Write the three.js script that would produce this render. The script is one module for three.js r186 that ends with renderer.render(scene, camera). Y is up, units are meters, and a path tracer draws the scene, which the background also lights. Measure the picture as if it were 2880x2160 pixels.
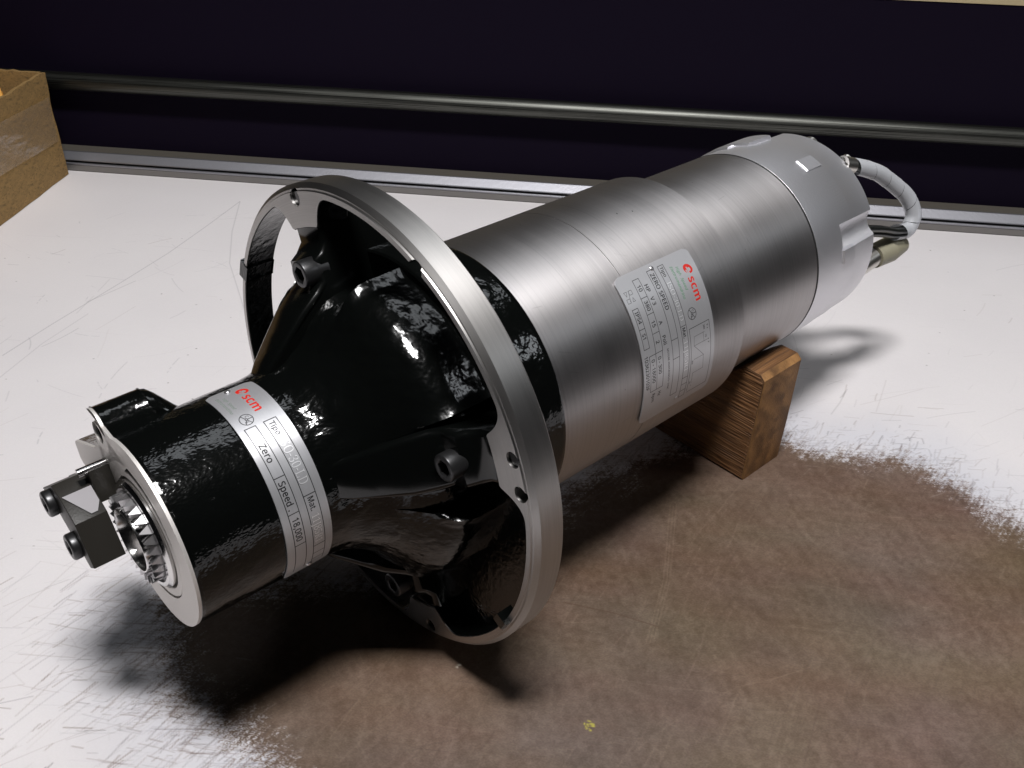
import * as THREE from 'three';
import { RectAreaLightUniformsLib } from 'three/addons/lights/RectAreaLightUniformsLib.js';
import { toCreasedNormals as creasedNormals, mergeGeometries } from 'three/addons/utils/BufferGeometryUtils.js';
import { RoundedBoxGeometry } from 'three/addons/geometries/RoundedBoxGeometry.js';
import { ImprovedNoise } from 'three/addons/math/ImprovedNoise.js';
import { Brush, Evaluator, SUBTRACTION } from 'three-bvh-csg';

// ---------------------------------------------------------------- camera, light, exposure
const scene = new THREE.Scene();
scene.background = new THREE.Color(0.003, 0.003, 0.0035);            // the dark workshop beyond the bench
const camera = new THREE.PerspectiveCamera(43.297, 4 / 3, 0.02, 40);
camera.matrixAutoUpdate = true;
camera.position.set(0.07585, 0.43888, 0.40684);
camera.quaternion.setFromRotationMatrix(new THREE.Matrix4().makeBasis(
  new THREE.Vector3(0.9998477, 0.01438299, -0.00988515), new THREE.Vector3(-0.01745241, 0.82400067, -0.56631997), new THREE.Vector3(0, 0.56640624, 0.82412619)));
const renderer = new THREE.WebGLRenderer({ antialias: true });
renderer.toneMapping = THREE.LinearToneMapping;
renderer.toneMappingExposure = 0.95;
renderer.shadowMap.enabled = true;
RectAreaLightUniformsLib.init();
const LAMP = { at: [0.125, 1.62, 0.32], aim: [0.1, 0, -0.15], size: [0.38, 0.15], power: 172 };
const TUBES = [{ at: [0.4, 2.4, -1.0], size: [1.5, 0.6], power: 1.6 }, { at: [3.4, 2.4, 0.3], size: [1.2, 0.6], power: 4 }];

// ---------------------------------------------------------------- helpers
const toCreasedNormals = (g, a) => { g.scale(1000, 1000, 1000); const q = creasedNormals(g, a); q.scale(0.001, 0.001, 0.001); return q; };   // it rounds positions to 1 cm, so it works in millimetres here
const V3 = (x, y, z) => new THREE.Vector3(x, y, z);
const D = Math.PI / 180;
const names = new Map();
function numbered(n) { const k = names.get(n) ?? 0; names.set(n, k + 1); return k ? `${n}_${String(k).padStart(3, '0')}` : n; }
function rng(seed) { let a = seed >>> 0; return () => { a = (a + 0x6d2b79f5) | 0; let t = Math.imul(a ^ (a >>> 15), 1 | a); t = (t + Math.imul(t ^ (t >>> 7), 61 | t)) ^ t; return ((t ^ (t >>> 14)) >>> 0) / 4294967296; }; }
function thing(name, label, category, group) { const o = new THREE.Group(); o.name = numbered(name); o.userData = { label, category }; if (group) o.userData.group = group; scene.add(o); return o; }
function part(name, geo, mat, parent, label) { const m = new THREE.Mesh(geo, mat); m.name = name; m.castShadow = m.receiveShadow = true; if (label) m.userData.label = label; parent.add(m); return m; }
const hash = (x, y, s) => { let h = Math.imul(x, 374761393) ^ Math.imul(y, 668265263) ^ Math.imul(s, 1274126177); h = Math.imul(h ^ (h >>> 13), 1274126177); return ((h ^ (h >>> 16)) >>> 0) / 4294967296; };
const mod = (a, n) => ((a % n) + n) % n;
function vnoise(x, y, s, px = 1e6, py = 1e6) {
  const xi = Math.floor(x), yi = Math.floor(y), fx = x - xi, fy = y - yi, u = fx * fx * (3 - 2 * fx), v = fy * fy * (3 - 2 * fy);
  const x0 = mod(xi, px), x1 = mod(xi + 1, px), y0 = mod(yi, py), y1 = mod(yi + 1, py);
  return (hash(x0, y0, s) * (1 - u) + hash(x1, y0, s) * u) * (1 - v) + (hash(x0, y1, s) * (1 - u) + hash(x1, y1, s) * u) * v;
}
function fbm(x, y, s, oct = 4, px = 1e6, py = 1e6) { let a = 0, w = 0.5, t = 0; for (let i = 0; i < oct; i++) { a += w * vnoise(x, y, s + i * 17, px, py); t += w; w *= 0.5; x *= 2; y *= 2; px *= 2; py *= 2; } return a / t; }
function dataTex(w, h, fn, srgb, repeat) {
  const d = new Uint8Array(w * h * 4);
  for (let j = 0; j < h; j++) for (let i = 0; i < w; i++) { const c = fn(i / w, j / h), k = (j * w + i) * 4; if (typeof c === 'number') { const v = Math.max(0, Math.min(255, c * 255)); d[k] = d[k + 1] = d[k + 2] = v; } else { for (let q = 0; q < 3; q++) d[k + q] = Math.max(0, Math.min(255, c[q] * 255)); } d[k + 3] = 255; }
  const t = new THREE.DataTexture(d, w, h); t.wrapS = t.wrapT = THREE.RepeatWrapping; t.magFilter = THREE.LinearFilter; t.minFilter = THREE.LinearMipmapLinearFilter; t.generateMipmaps = true;
  if (srgb) t.colorSpace = THREE.SRGBColorSpace; if (repeat) t.repeat.set(repeat[0], repeat[1]); t.needsUpdate = true; return t;
}
const rep = (t, x, y) => { const c = t.clone(); c.repeat.set(x, y); c.needsUpdate = true; return c; };
const AX = 0.13;                                                      // height of the spindle's axis over the table
const pt = (s, r, deg) => V3(s, AX + r * Math.cos(deg * D), r * Math.sin(deg * D));
// body of revolution about the spindle's axis; profile = [s, r]; uv in metres (round the girth, along the axis)
function lathe(profile, { seg = 160, from = 0, to = 360, crease = 28, wob } = {}) {
  const P = [], T = [], I = []; let len = 0; const n = profile.length, rr = Math.max(...profile.map((p) => p[1]));
  for (let i = 0; i < n; i++) {
    if (i) len += Math.hypot(profile[i][0] - profile[i - 1][0], profile[i][1] - profile[i - 1][1]);
    for (let j = 0; j <= seg; j++) { const a = from + (to - from) * j / seg; let [s, r] = profile[i]; if (wob) r += wob(s, a, r); const p = pt(s, r, a); P.push(p.x, p.y, p.z); T.push(a * D * rr, len); }
  }
  for (let i = 0; i < n - 1; i++) for (let j = 0; j < seg; j++) { const a = i * (seg + 1) + j, b = a + seg + 1; I.push(a, a + 1, b, a + 1, b + 1, b); }
  const g = new THREE.BufferGeometry(); g.setAttribute('position', new THREE.Float32BufferAttribute(P, 3)); g.setAttribute('uv', new THREE.Float32BufferAttribute(T, 2)); g.setIndex(I);
  return toCreasedNormals(g, crease * D);
}
function fine(profile, step = 0.0015) { const o = []; for (let i = 0; i < profile.length - 1; i++) { const [a, b] = [profile[i], profile[i + 1]], n = Math.max(1, Math.round(Math.hypot(b[0] - a[0], b[1] - a[1]) / step)); for (let k = 0; k < n; k++) o.push([a[0] + (b[0] - a[0]) * k / n, a[1] + (b[1] - a[1]) * k / n]); } o.push(profile[profile.length - 1]); return o; }
// curved block on the spindle between two axial stations, two angles and two radii
function sector(s0, s1, a0, a1, r0, r1, seg = 16, bev = 0.0008) {
  const prof = [[s0, r0], [s0, r1 - bev], [s0 + bev, r1], [s1 - bev, r1], [s1, r1 - bev], [s1, r0]], P = [], I = [], n = prof.length, T = [];
  for (let j = 0; j <= seg; j++) { const a = a0 + (a1 - a0) * j / seg; for (const [s, r] of prof) { const p = pt(s, r, a); P.push(p.x, p.y, p.z); T.push(a * D * r, s + r); } }
  for (let j = 0; j < seg; j++) for (let i = 0; i < n - 1; i++) { const a = j * n + i, b = a + n; I.push(a, b, a + 1, a + 1, b, b + 1); }
  for (let i = 1; i < n - 1; i++) { I.push(0, i, i + 1); const e = seg * n; I.push(e, e + i + 1, e + i); }
  const g = new THREE.BufferGeometry(); g.setAttribute('position', new THREE.Float32BufferAttribute(P, 3)); g.setAttribute('uv', new THREE.Float32BufferAttribute(T, 2)); g.setIndex(I); return toCreasedNormals(g, 30 * D);
}
// box-projected uv in metres
function boxUV(g) { g = g.index ? g.toNonIndexed() : g; const p = g.attributes.position, n = g.attributes.normal, uv = new Float32Array(p.count * 2);
  for (let i = 0; i < p.count; i++) { const ax = Math.abs(n.getX(i)), ay = Math.abs(n.getY(i)), az = Math.abs(n.getZ(i)); const x = p.getX(i), y = p.getY(i), z = p.getZ(i); const [a, b] = ax >= ay && ax >= az ? [z, y] : ay >= az ? [x, z] : [x, y]; uv[2 * i] = a; uv[2 * i + 1] = b; }
  g.setAttribute('uv', new THREE.BufferAttribute(uv, 2)); return g; }
function extrude(pts, depth, bev = 0, holes = []) { const sh = pts instanceof THREE.Shape ? pts : new THREE.Shape(pts.map(([x, y]) => new THREE.Vector2(x, y))); for (const h of holes) sh.holes.push(h);
  return new THREE.ExtrudeGeometry(sh, { depth, bevelEnabled: bev > 0, bevelThickness: bev, bevelSize: bev, bevelOffset: -bev, bevelSegments: 3, curveSegments: 40 }); }
// shape drawn in (U, V) across the axis, extruded along the axis from s0 to s1
function across(shape, s0, s1, bev = 0) { const g = extrude(shape, s1 - s0 - 2 * bev, bev); const p = g.attributes.position;
  for (let i = 0; i < p.count; i++) { const u = p.getX(i), v = p.getY(i), d = p.getZ(i); p.setXYZ(i, s0 + bev + d, AX + u, v); }
  const flip = g.index ? g.index.array : null; const q = g.toNonIndexed ? (g.index ? g.toNonIndexed() : g) : g; q.computeVertexNormals(); return boxUV(toCreasedNormals(q, 32 * D)); }
const circleHole = (x, y, r) => { const h = new THREE.Path(); h.absarc(x, y, r, 0, Math.PI * 2, true); return h; };
const circleShape = (r, x = 0, y = 0) => { const h = new THREE.Shape(); h.absarc(x, y, r, 0, Math.PI * 2, false); return h; };

// ---------------------------------------------------------------- materials
const paintBump = dataTex(512, 512, (u, v) => 0.55 * fbm(u * 14, v * 14, 3, 3, 14, 14) + 0.45 * fbm(u * 40, v * 40, 9, 2, 40, 40));
const castBump = dataTex(512, 512, (u, v) => { const a = fbm(u * 26, v * 26, 5, 3, 26, 26), b = fbm(u * 9, v * 9, 8, 2, 9, 9); return Math.pow(a, 1.4) * 0.8 + 0.2 * b; });
const paint = (rough, map, scale) => new THREE.MeshPhysicalMaterial({ color: new THREE.Color(0.0022, 0.0026, 0.0024), roughness: rough, bumpMap: map, bumpScale: scale });
const black = paint(0.12, rep(paintBump, 14, 14), 0.00026), armPaint = paint(0.14, null, 0), blackRough = paint(0.17, rep(castBump, 8, 8), 0.0006);
// ground steel: fine lines round the girth (u = girth, v = axis)
const grind = dataTex(256, 1024, (u, v) => 0.5 * vnoise(u * 6, v * 512, 21, 6, 512) + 0.3 * vnoise(u * 3, v * 200, 22, 3, 200) + 0.2 * vnoise(u * 14, v * 900, 24, 14, 900));
const grindCol = dataTex(256, 1024, (u, v) => { const a = vnoise(u * 4, v * 420, 31, 4, 420), b = fbm(u * 5, v * 10, 33, 3, 5, 10); const k = 0.88 + 0.07 * a + 0.05 * b; return [k, k * 0.995, k]; }, true);
const grindRough = dataTex(256, 1024, (u, v) => 0.84 + 0.16 * (0.6 * vnoise(u * 2, v * 480, 35, 2, 480) + 0.4 * vnoise(u * 1, v * 150, 36, 1, 150)));
function steel(o = {}) { return new THREE.MeshPhysicalMaterial({ color: new THREE.Color(0.56, 0.55, 0.54), metalness: 1, roughness: 0.36, ...o }); }
const ground = steel({ color: new THREE.Color(0.56, 0.545, 0.54), roughness: 0.52, anisotropy: 0.6, anisotropyRotation: Math.PI / 2, map: rep(grindCol, 3, 34), roughnessMap: rep(grindRough, 3, 34) });
{ const w = 2048, h = 512, cv = document.createElement('canvas'); cv.width = w; cv.height = h; const c = cv.getContext('2d'), q = rng(77); c.fillStyle = '#f2f1f2'; c.fillRect(0, 0, w, h);
  for (let i = 0; i < 2600; i++) { const y = q() * h, x = q() * w, l = w * (0.1 + 0.7 * q()); c.strokeStyle = q() < 0.5 ? `rgba(255,255,255,${0.2 * q()})` : `rgba(160,160,164,${0.12 * q()})`; c.lineWidth = 0.4 + 0.9 * q(); for (const d of [0, -w]) { c.beginPath(); c.moveTo(x + d, y); c.lineTo(x + l + d, y); c.stroke(); } }
  for (let i = 0; i < 60; i++) { const x = q() * w, y = q() * h, a = (q() - 0.5) * 1.2 + (q() < 0.3 ? 1.5 : 0), l = 10 + 90 * q() * q(); c.strokeStyle = `rgba(110,108,112,${0.12 + 0.2 * q()})`; c.lineWidth = 0.6 + 0.5 * q(); c.beginPath(); c.moveTo(x, y); c.lineTo(x + l * Math.cos(a), y + l * Math.sin(a)); c.stroke(); }
  for (let i = 0; i < 10; i++) { c.fillStyle = `rgba(50,46,44,${0.25 + 0.5 * q()})`; c.beginPath(); c.ellipse(q() * w, q() * h, 0.8 + 2 * q() * q(), 0.7 + 1.2 * q() * q(), 0, 0, 6.3); c.fill(); }
  for (const [a, t] of [[9.4, 0.36], [11.5, 0.47]]) { c.fillStyle = 'rgba(34,32,32,0.85)'; c.beginPath(); c.ellipse(a / 360 * w, h * (1 - t), 2.6, 1.8, 0.4, 0, 6.3); c.fill(); }
  const t = new THREE.CanvasTexture(cv); t.colorSpace = THREE.SRGBColorSpace; t.magFilter = THREE.LinearFilter; t.wrapS = t.wrapT = THREE.RepeatWrapping; t.repeat.set(1 / 0.4845, 1 / 0.092); ground.map = t;
  ground.roughnessMap = dataTex(512, 256, (u, v) => 0.8 + 0.2 * (0.5 * fbm(u * 10, v * 5, 141, 4, 10, 5) + 0.3 * vnoise(u * 2, v * 128, 142, 2, 128) + 0.2 * fbm(u * 24, v * 12, 143, 2, 24, 12)), false, [1 / 0.4845, 1 / 0.092]); }
const aluCast = steel({ color: new THREE.Color(0.82, 0.815, 0.845), roughness: 0.5, bumpMap: rep(castBump, 60, 60), bumpScale: 0.0001 });
const machined = steel({ color: new THREE.Color(0.56, 0.55, 0.53), roughness: 0.42, map: rep(grindCol, 6, 20) });
const faceSteel = steel({ color: new THREE.Color(0.72, 0.69, 0.66), metalness: 0.6, roughness: 0.5, bumpMap: rep(castBump, 120, 120), bumpScale: 0.00003 });
const polished = steel({ color: new THREE.Color(0.68, 0.67, 0.66), roughness: 0.16 });
const toothSteel = steel({ color: new THREE.Color(0.6, 0.59, 0.6), roughness: 0.4 });
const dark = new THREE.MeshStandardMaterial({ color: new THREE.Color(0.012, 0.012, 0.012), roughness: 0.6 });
const oxide = new THREE.MeshPhysicalMaterial({ color: new THREE.Color(0.021, 0.019, 0.016), metalness: 0, roughness: 0.4, specularIntensity: 0.5, bumpMap: rep(castBump, 70, 70), bumpScale: 0.00006 });
const boltBlack = new THREE.MeshPhysicalMaterial({ color: new THREE.Color(0.07, 0.07, 0.072), metalness: 0.85, roughness: 0.36 });

// ---------------------------------------------------------------- the bench
const RAIL = { x: -0.444, z: -0.6535, turn: -Math.atan2(0.12556, 0.99209) };
const bench = { w0: -0.25, w1: 1.25, d: 1.05 };
function benchToWorld(a, b) { const c = Math.cos(RAIL.turn), s = Math.sin(RAIL.turn); return [RAIL.x + a * c + b * s, RAIL.z - a * s + b * c]; }
// worn patch where the white laminate has gone (world x, z)
const worn = [[0.236, -0.170], [0.279, -0.170], [0.295, -0.151], [0.328, -0.147], [0.361, -0.145], [0.372, -0.13], [0.385, -0.11], [0.396, -0.096], [0.412, -0.079], [0.424, -0.058], [0.455, 0], [0.47, 0.12], [0.44, 0.3], [0.0, 0.3], [-0.03, 0.16], [-0.042, 0.118], [-0.052, 0.106], [-0.072, 0.09], [-0.094, 0.07], [-0.118, 0.042], [-0.13, 0.014], [-0.125, 0.0], [-0.09, -0.005], [-0.03, -0.01], [0.04, -0.05], [0.12, -0.1], [0.19, -0.15]];
function sdWorn(x, z) { let d = 1e9, inside = false; for (let i = 0, j = worn.length - 1; i < worn.length; j = i++) { const [ax, az] = worn[i], [bx, bz] = worn[j], ex = bx - ax, ez = bz - az, wx = x - ax, wz = z - az, t = Math.max(0, Math.min(1, (wx * ex + wz * ez) / (ex * ex + ez * ez))), dx = wx - ex * t, dz = wz - ez * t; d = Math.min(d, dx * dx + dz * dz); if ((az > z) !== (bz > z) && x < (bx - ax) * (z - az) / (bz - az) + ax) inside = !inside; } return (inside ? -1 : 1) * Math.sqrt(d); }
function makeBenchTop() {
  const N = 2048, cv = document.createElement('canvas'); cv.width = cv.height = N; const cx = cv.getContext('2d');
  const W = bench.w1 - bench.w0, G = 256, sd = new Float32Array((G + 1) * (G + 1));
  for (let j = 0; j <= G; j++) for (let i = 0; i <= G; i++) { const [x, z] = benchToWorld(bench.w0 + W * i / G, bench.d * j / G); sd[j * (G + 1) + i] = sdWorn(x, z); }
  const sdAt = (u, v) => { const a = Math.min(G - 1e-3, u * G), b = Math.min(G - 1e-3, v * G), i = Math.floor(a), j = Math.floor(b), fx = a - i, fy = b - j, k = j * (G + 1) + i; return (sd[k] * (1 - fx) + sd[k + 1] * fx) * (1 - fy) + (sd[k + G + 1] * (1 - fx) + sd[k + G + 2] * fx) * fy; };
  const img = cx.createImageData(N, N), d = img.data;
  for (let j = 0; j < N; j++) for (let i = 0; i < N; i++) {
    const u = i / N, v = j / N, X = u * W, Z = v * bench.d, s = sdAt(u, v), k = (j * N + i) * 4;
    // laminate
    const m = fbm(X * 14, Z * 14, 40, 3), f = hash(i, j, 41);
    let r = 0.875 + 0.025 * (m - 0.5) + 0.014 * (f - 0.5), g = 0.858 + 0.025 * (m - 0.5) + 0.014 * (f - 0.5), b = 0.86 + 0.022 * (m - 0.5) + 0.014 * (f - 0.5);
    const thin = Math.max(0, Math.min(1, 1 - s / 0.07));                // rubbed thin next to the worn patch
    const rub = thin * (0.4 + 0.6 * fbm(X * 40, Z * 40, 44, 3));
    r -= 0.11 * rub; g -= 0.088 * rub; b -= 0.055 * rub;
    if (s < 0.09) {
      // core of the board showing: brown, mottled, combed by use
      const c1 = fbm(X * 9, Z * 22, 50, 4), c2 = fbm(X * 40 + Z * 25, Z * 90 - X * 25, 51, 3), c3 = fbm(X * 300, Z * 300, 52, 2), c4 = fbm(X * 6 + 3, Z * 6, 53, 3), c5 = vnoise(X * 260 - Z * 90, Z * 40 + X * 12, 57);
      const lum = 0.36 + 0.07 * (c1 - 0.5) + 0.045 * (c2 - 0.5) + 0.07 * (c3 - 0.5) + 0.10 * (c4 - 0.5) + 0.03 * (c5 - 0.5) + 0.06 * (hash(i, j, 58) - 0.5);
      const red = 0.032 * (fbm(X * 16, Z * 34, 54, 3) - 0.45), vio = 0.05 * (fbm(X * 12 + 7, Z * 20, 55, 3) - 0.5);
      const br = lum + 0.022 + red, bg = lum - 0.045 - 0.3 * red, bb = lum - 0.098 + vio - 0.3 * red;
      // ragged edge: crossing hairline strokes and specks
      const st = vnoise((X + Z * 0.62) * 700, (Z - X * 0.62) * 90, 60) * 0.4 + vnoise((Z + X * 0.08) * 700, (X - Z * 0.08) * 80, 61) * 0.35 + vnoise((X - Z * 0.3) * 600, (Z + X * 0.3) * 110, 66) * 0.25;
      const e = s + 0.034 * (st - 0.47) + 0.034 * (fbm(X * 38, Z * 38, 62, 4) - 0.5) + 0.02 * (hash(i, j, 63) - 0.5);
      const t = 1 - Math.max(0, Math.min(1, (e + 0.008) / 0.016));
      r += (br - r) * t; g += (bg - g) * t; b += (bb - b) * t;
    }
    d[k] = 255 * r; d[k + 1] = 255 * g; d[k + 2] = 255 * b; d[k + 3] = 255;
  }
  cx.putImageData(img, 0, 0);
  // scratches
  const R = rng(7), px = N / W, pz = N / bench.d, toC = (x, z) => { const dx = x - RAIL.x, dz = z - RAIL.z, c = Math.cos(RAIL.turn), s = Math.sin(RAIL.turn); return [(dx * c - dz * s - bench.w0) * px, (dx * s + dz * c) * pz]; };
  const scratch = (x, z, ang, len, w, col, bend = 0, dash = 0) => { cx.strokeStyle = col; cx.lineWidth = w; cx.lineCap = 'round'; const n = 8; for (let i = 0; i < n; i++) { if (dash && R() < dash) continue; const q = [i / n, (i + 1) / n].map((t) => { const a = ang + bend * t; return toC(x + Math.cos(a) * len * t, z + Math.sin(a) * len * t); }); cx.beginPath(); cx.moveTo(...q[0]); cx.lineTo(...q[1]); cx.stroke(); } };
  const hair = (x, z, ang, len, w, col) => { const q = toC(x, z), e = toC(x + Math.cos(ang) * len, z + Math.sin(ang) * len), k = 0.12 * (R() - 0.5); cx.strokeStyle = col; cx.lineWidth = w; cx.beginPath(); cx.moveTo(...q); cx.quadraticCurveTo((q[0] + e[0]) / 2 + k * (e[1] - q[1]), (q[1] + e[1]) / 2 - k * (e[0] - q[0]), ...e); cx.stroke(); };
  const dir = () => { const a = R(); return a < 0.42 ? -1.0 + 0.35 * (R() - 0.5) : a < 0.75 ? 0.08 + 0.25 * (R() - 0.5) : a < 0.9 ? -0.45 + 0.5 * (R() - 0.5) : R() * 6.28; };
  for (let i = 0; i < 130000; i++) {
    const x = -0.45 + 1.0 * R(), z = -0.5 + 0.72 * R(), s = sdAt(...((q) => [q[0] / N, q[1] / N])(toC(x, z))), left = x < 0.1;
    if (s > -0.008) { const reach = left ? 0.026 : 0.016; if (R() > Math.exp(-s / reach) + 0.002) continue; const l = s > 0.045 ? 0.01 + 0.07 * R() * R() : 0.003 + 0.018 * R() * R(), far = s > 0.03; hair(x, z, dir(), l, 0.32 + 0.6 * R() * R(), `rgba(${R() < 0.5 ? '84,64,54' : '66,60,64'},${(far ? 0.1 : 0.24) + 0.5 * R() * R()})`); }
    else if (s > -0.03 && R() < 0.25 * Math.exp(s / 0.008)) hair(x, z, dir(), 0.003 + 0.012 * R(), 0.5 + 0.5 * R(), `rgba(200,196,200,${0.15 + 0.4 * R() * R()})`);
    else if (R() < 0.06) hair(x, z, dir(), 0.008 + 0.09 * R() * R(), 0.35 + 0.45 * R(), R() < 0.75 ? `rgba(170,152,136,${0.05 + 0.2 * R() * R()})` : `rgba(52,38,30,${0.08 + 0.2 * R()})`);
  }
  for (let i = 0; i < 2600; i++) { const x = -0.21 + 0.2 * R(), z = 0.0 + 0.15 * R(), s = sdWorn(x, z); if (s < 0 || R() > Math.exp(-s / 0.028)) continue; const a = R() < 0.55 ? -1.0 + 0.3 * (R() - 0.5) : 0.1 + 0.3 * (R() - 0.5); hair(x, z, a, 0.005 + 0.03 * R() * R(), 0.45 + 0.9 * R() * R(), `rgba(${R() < 0.6 ? '92,74,65' : '78,70,70'},${0.2 + 0.4 * R()})`); }
  // the long marks on the white part, seen in the photograph
  const run = (pts, w, col) => { cx.strokeStyle = col; cx.lineWidth = w; cx.beginPath(); pts.forEach(([x, z], i) => { const q = toC(x, z); i ? cx.lineTo(...q) : cx.moveTo(...q); }); cx.stroke(); };
  run([[-0.345, -0.26], [-0.325, -0.31], [-0.29, -0.39], [-0.265, -0.45], [-0.245, -0.51], [-0.225, -0.575]], 0.8, 'rgba(90,88,92,0.42)');
  run([[-0.225, -0.575], [-0.215, -0.5], [-0.2, -0.43], [-0.18, -0.38], [-0.16, -0.33]], 0.9, 'rgba(100,98,102,0.3)');
  run([[-0.34, -0.2], [-0.32, -0.28], [-0.3, -0.33]], 0.8, 'rgba(110,108,112,0.3)');
  for (let i = 0; i < 70; i++) { const x = -0.42 + 0.4 * R(), z = -0.55 + 0.5 * R(); if (sdWorn(x, z) > 0.01) scratch(x, z, R() * 6.28, 0.003 + 0.07 * R() * R(), 0.7, `rgba(95,92,98,${0.1 + 0.22 * R()})`, 0.6 * (R() - 0.5), 0.2); }
  for (let i = 0; i < 90; i++) { const x = -0.42 + 0.95 * R(), z = -0.55 + 0.6 * R(); if (sdWorn(x, z) < 0.01) continue; const q = toC(x, z); cx.fillStyle = `rgba(60,52,48,${0.4 + 0.4 * R()})`; cx.beginPath(); cx.ellipse(q[0], q[1], 0.6 + 1.2 * R() * R(), 0.5 + 0.4 * R(), R() * 3, 0, 6.3); cx.fill(); }
  // paint flecks
  const fleck = (x, z, col, n, sp) => { cx.fillStyle = col; for (let i = 0; i < n; i++) { const q = toC(x + sp * (R() - 0.5), z + sp * (R() - 0.5)); cx.fillRect(q[0], q[1], 1 + 2 * R(), 1 + 2 * R()); } };
  fleck(0.119, 0.086, 'rgb(168,160,66)', 14, 0.006); fleck(0.048, 0.048, 'rgb(196,190,176)', 3, 0.002); fleck(-0.005, 0.14, 'rgb(140,124,50)', 24, 0.018);
  for (let k = 0; k < 3; k++) run([[0.185 + k * 0.002, -0.09], [0.172 + k * 0.002, -0.02], [0.156 + k * 0.002, 0.03]], 0.8, 'rgba(176,160,140,0.2)');
  run([[0.11, 0.0], [0.14, 0.008], [0.165, 0.018]], 1.2, 'rgba(70,46,34,0.6)');
  const t = new THREE.CanvasTexture(cv); t.colorSpace = THREE.SRGBColorSpace; t.magFilter = THREE.LinearFilter; t.flipY = false; return t;
}
const benchMap = makeBenchTop();
{
  const g = new THREE.BoxGeometry(bench.w1 - bench.w0, 0.03, bench.d); g.translate((bench.w0 + bench.w1) / 2, -0.015, bench.d / 2);
  const p = g.attributes.position, uv = g.attributes.uv; for (let i = 0; i < p.count; i++) uv.setXY(i, (p.getX(i) - bench.w0) / (bench.w1 - bench.w0), p.getZ(i) / bench.d);
  const m = new THREE.Mesh(g, new THREE.MeshPhysicalMaterial({ map: benchMap, roughness: 0.48, bumpMap: rep(castBump, 12, 9), bumpScale: 0.00012 }));
  m.name = 'tabletop'; m.userData = { kind: 'structure' }; m.position.set(RAIL.x, 0, RAIL.z); m.rotation.y = RAIL.turn; m.castShadow = m.receiveShadow = true; scene.add(m);
}
{ // backboard behind the bench: dark panel, aluminium edge profile, steel tube
  const o = thing('bench_backboard', 'dark navy panel behind the bench with grey tube rail and aluminium edge profile', 'backboard'); o.position.set(RAIL.x, 0, RAIL.z); o.rotation.y = RAIL.turn;
  const x0 = bench.w0, x1 = bench.w1, L = x1 - x0;
  const along = (prof) => { const g = extrude(prof, L, 0); g.rotateY(Math.PI / 2); const p = g.attributes.position; return boxUV(g.translate(x0, 0, 0)); };  // profile x = depth behind the edge
  const alu = steel({ color: new THREE.Color(0.38, 0.38, 0.41), roughness: 0.5, bumpMap: rep(castBump, 30, 30), bumpScale: 0.0001 });
  const dull = new THREE.MeshPhysicalMaterial({ color: new THREE.Color(0.12, 0.108, 0.09), metalness: 0.3, roughness: 0.6, bumpMap: rep(castBump, 30, 30), bumpScale: 0.0001 });
  part('lower_lip', along([[0.0006, 0.0002], [0.0006, 0.0068], [0.002, 0.0072], [0.0075, 0.0072], [0.0075, 0.0002]]), new THREE.MeshPhysicalMaterial({ color: new THREE.Color(0.22, 0.21, 0.2), metalness: 0.5, roughness: 0.5 }), o);
  part('bead', along([[0.0003, 0.0074], [0.0003, 0.0088], [0.0012, 0.0094], [0.003, 0.0094], [0.003, 0.0074]]), alu, o);
  part('web', along([[0.0105, 0.0074], [0.0105, 0.0113], [0.0130, 0.0113], [0.0130, 0.0074]]), alu, o);
  part('sloped_profile', along([[0.0032, 0.0114], [0.0036, 0.0124], [0.0115, 0.0188], [0.013, 0.0192], [0.013, 0.0114]]), alu, o);
  part('top_strip', along([[0.0132, 0.0002], [0.0132, 0.019], [0.0305, 0.0192], [0.0305, 0.0002]]), dull, o);
  const navy = new THREE.MeshPhysicalMaterial({ color: new THREE.Color(0.0052, 0.003, 0.0095), roughness: 0.75, specularIntensity: 0.15 });
  part('panel', along([[0.031, 0.0002], [0.031, 0.2215], [0.046, 0.2215], [0.046, 0.0002]]), navy, o);
  part('top_trim', along([[0.030, 0.2218], [0.030, 0.262], [0.048, 0.262], [0.048, 0.2218]]), new THREE.MeshStandardMaterial({ color: new THREE.Color(0.42, 0.34, 0.2), roughness: 0.6 }), o);
  const tg = new THREE.CylinderGeometry(0.0098, 0.0098, L, 32, 1); tg.rotateZ(Math.PI / 2); tg.translate((x0 + x1) / 2, 0.0985, -0.0195);
  const pit = dataTex(1024, 128, (u, v) => { const n = fbm(u * 300, v * 12, 71, 2, 300, 12), q = fbm(u * 40, v * 3, 72, 3, 40, 3); const k = n > 0.74 - 0.16 * q ? 0.16 : 0.62 + 0.1 * (q - 0.5); return [k, k, k * 0.98]; }, true);
  part('tube', tg, steel({ color: new THREE.Color(0.29, 0.295, 0.28), roughness: 0.42, map: rep(pit, 1, 1) }), o);
  for (const x of [x0 + 0.03, x1 - 0.03]) part('tube_bracket', new RoundedBoxGeometry(0.03, 0.03, 0.022, 3, 0.003).translate(x, 0.0985, -0.0195), dark, o);
}

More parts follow.
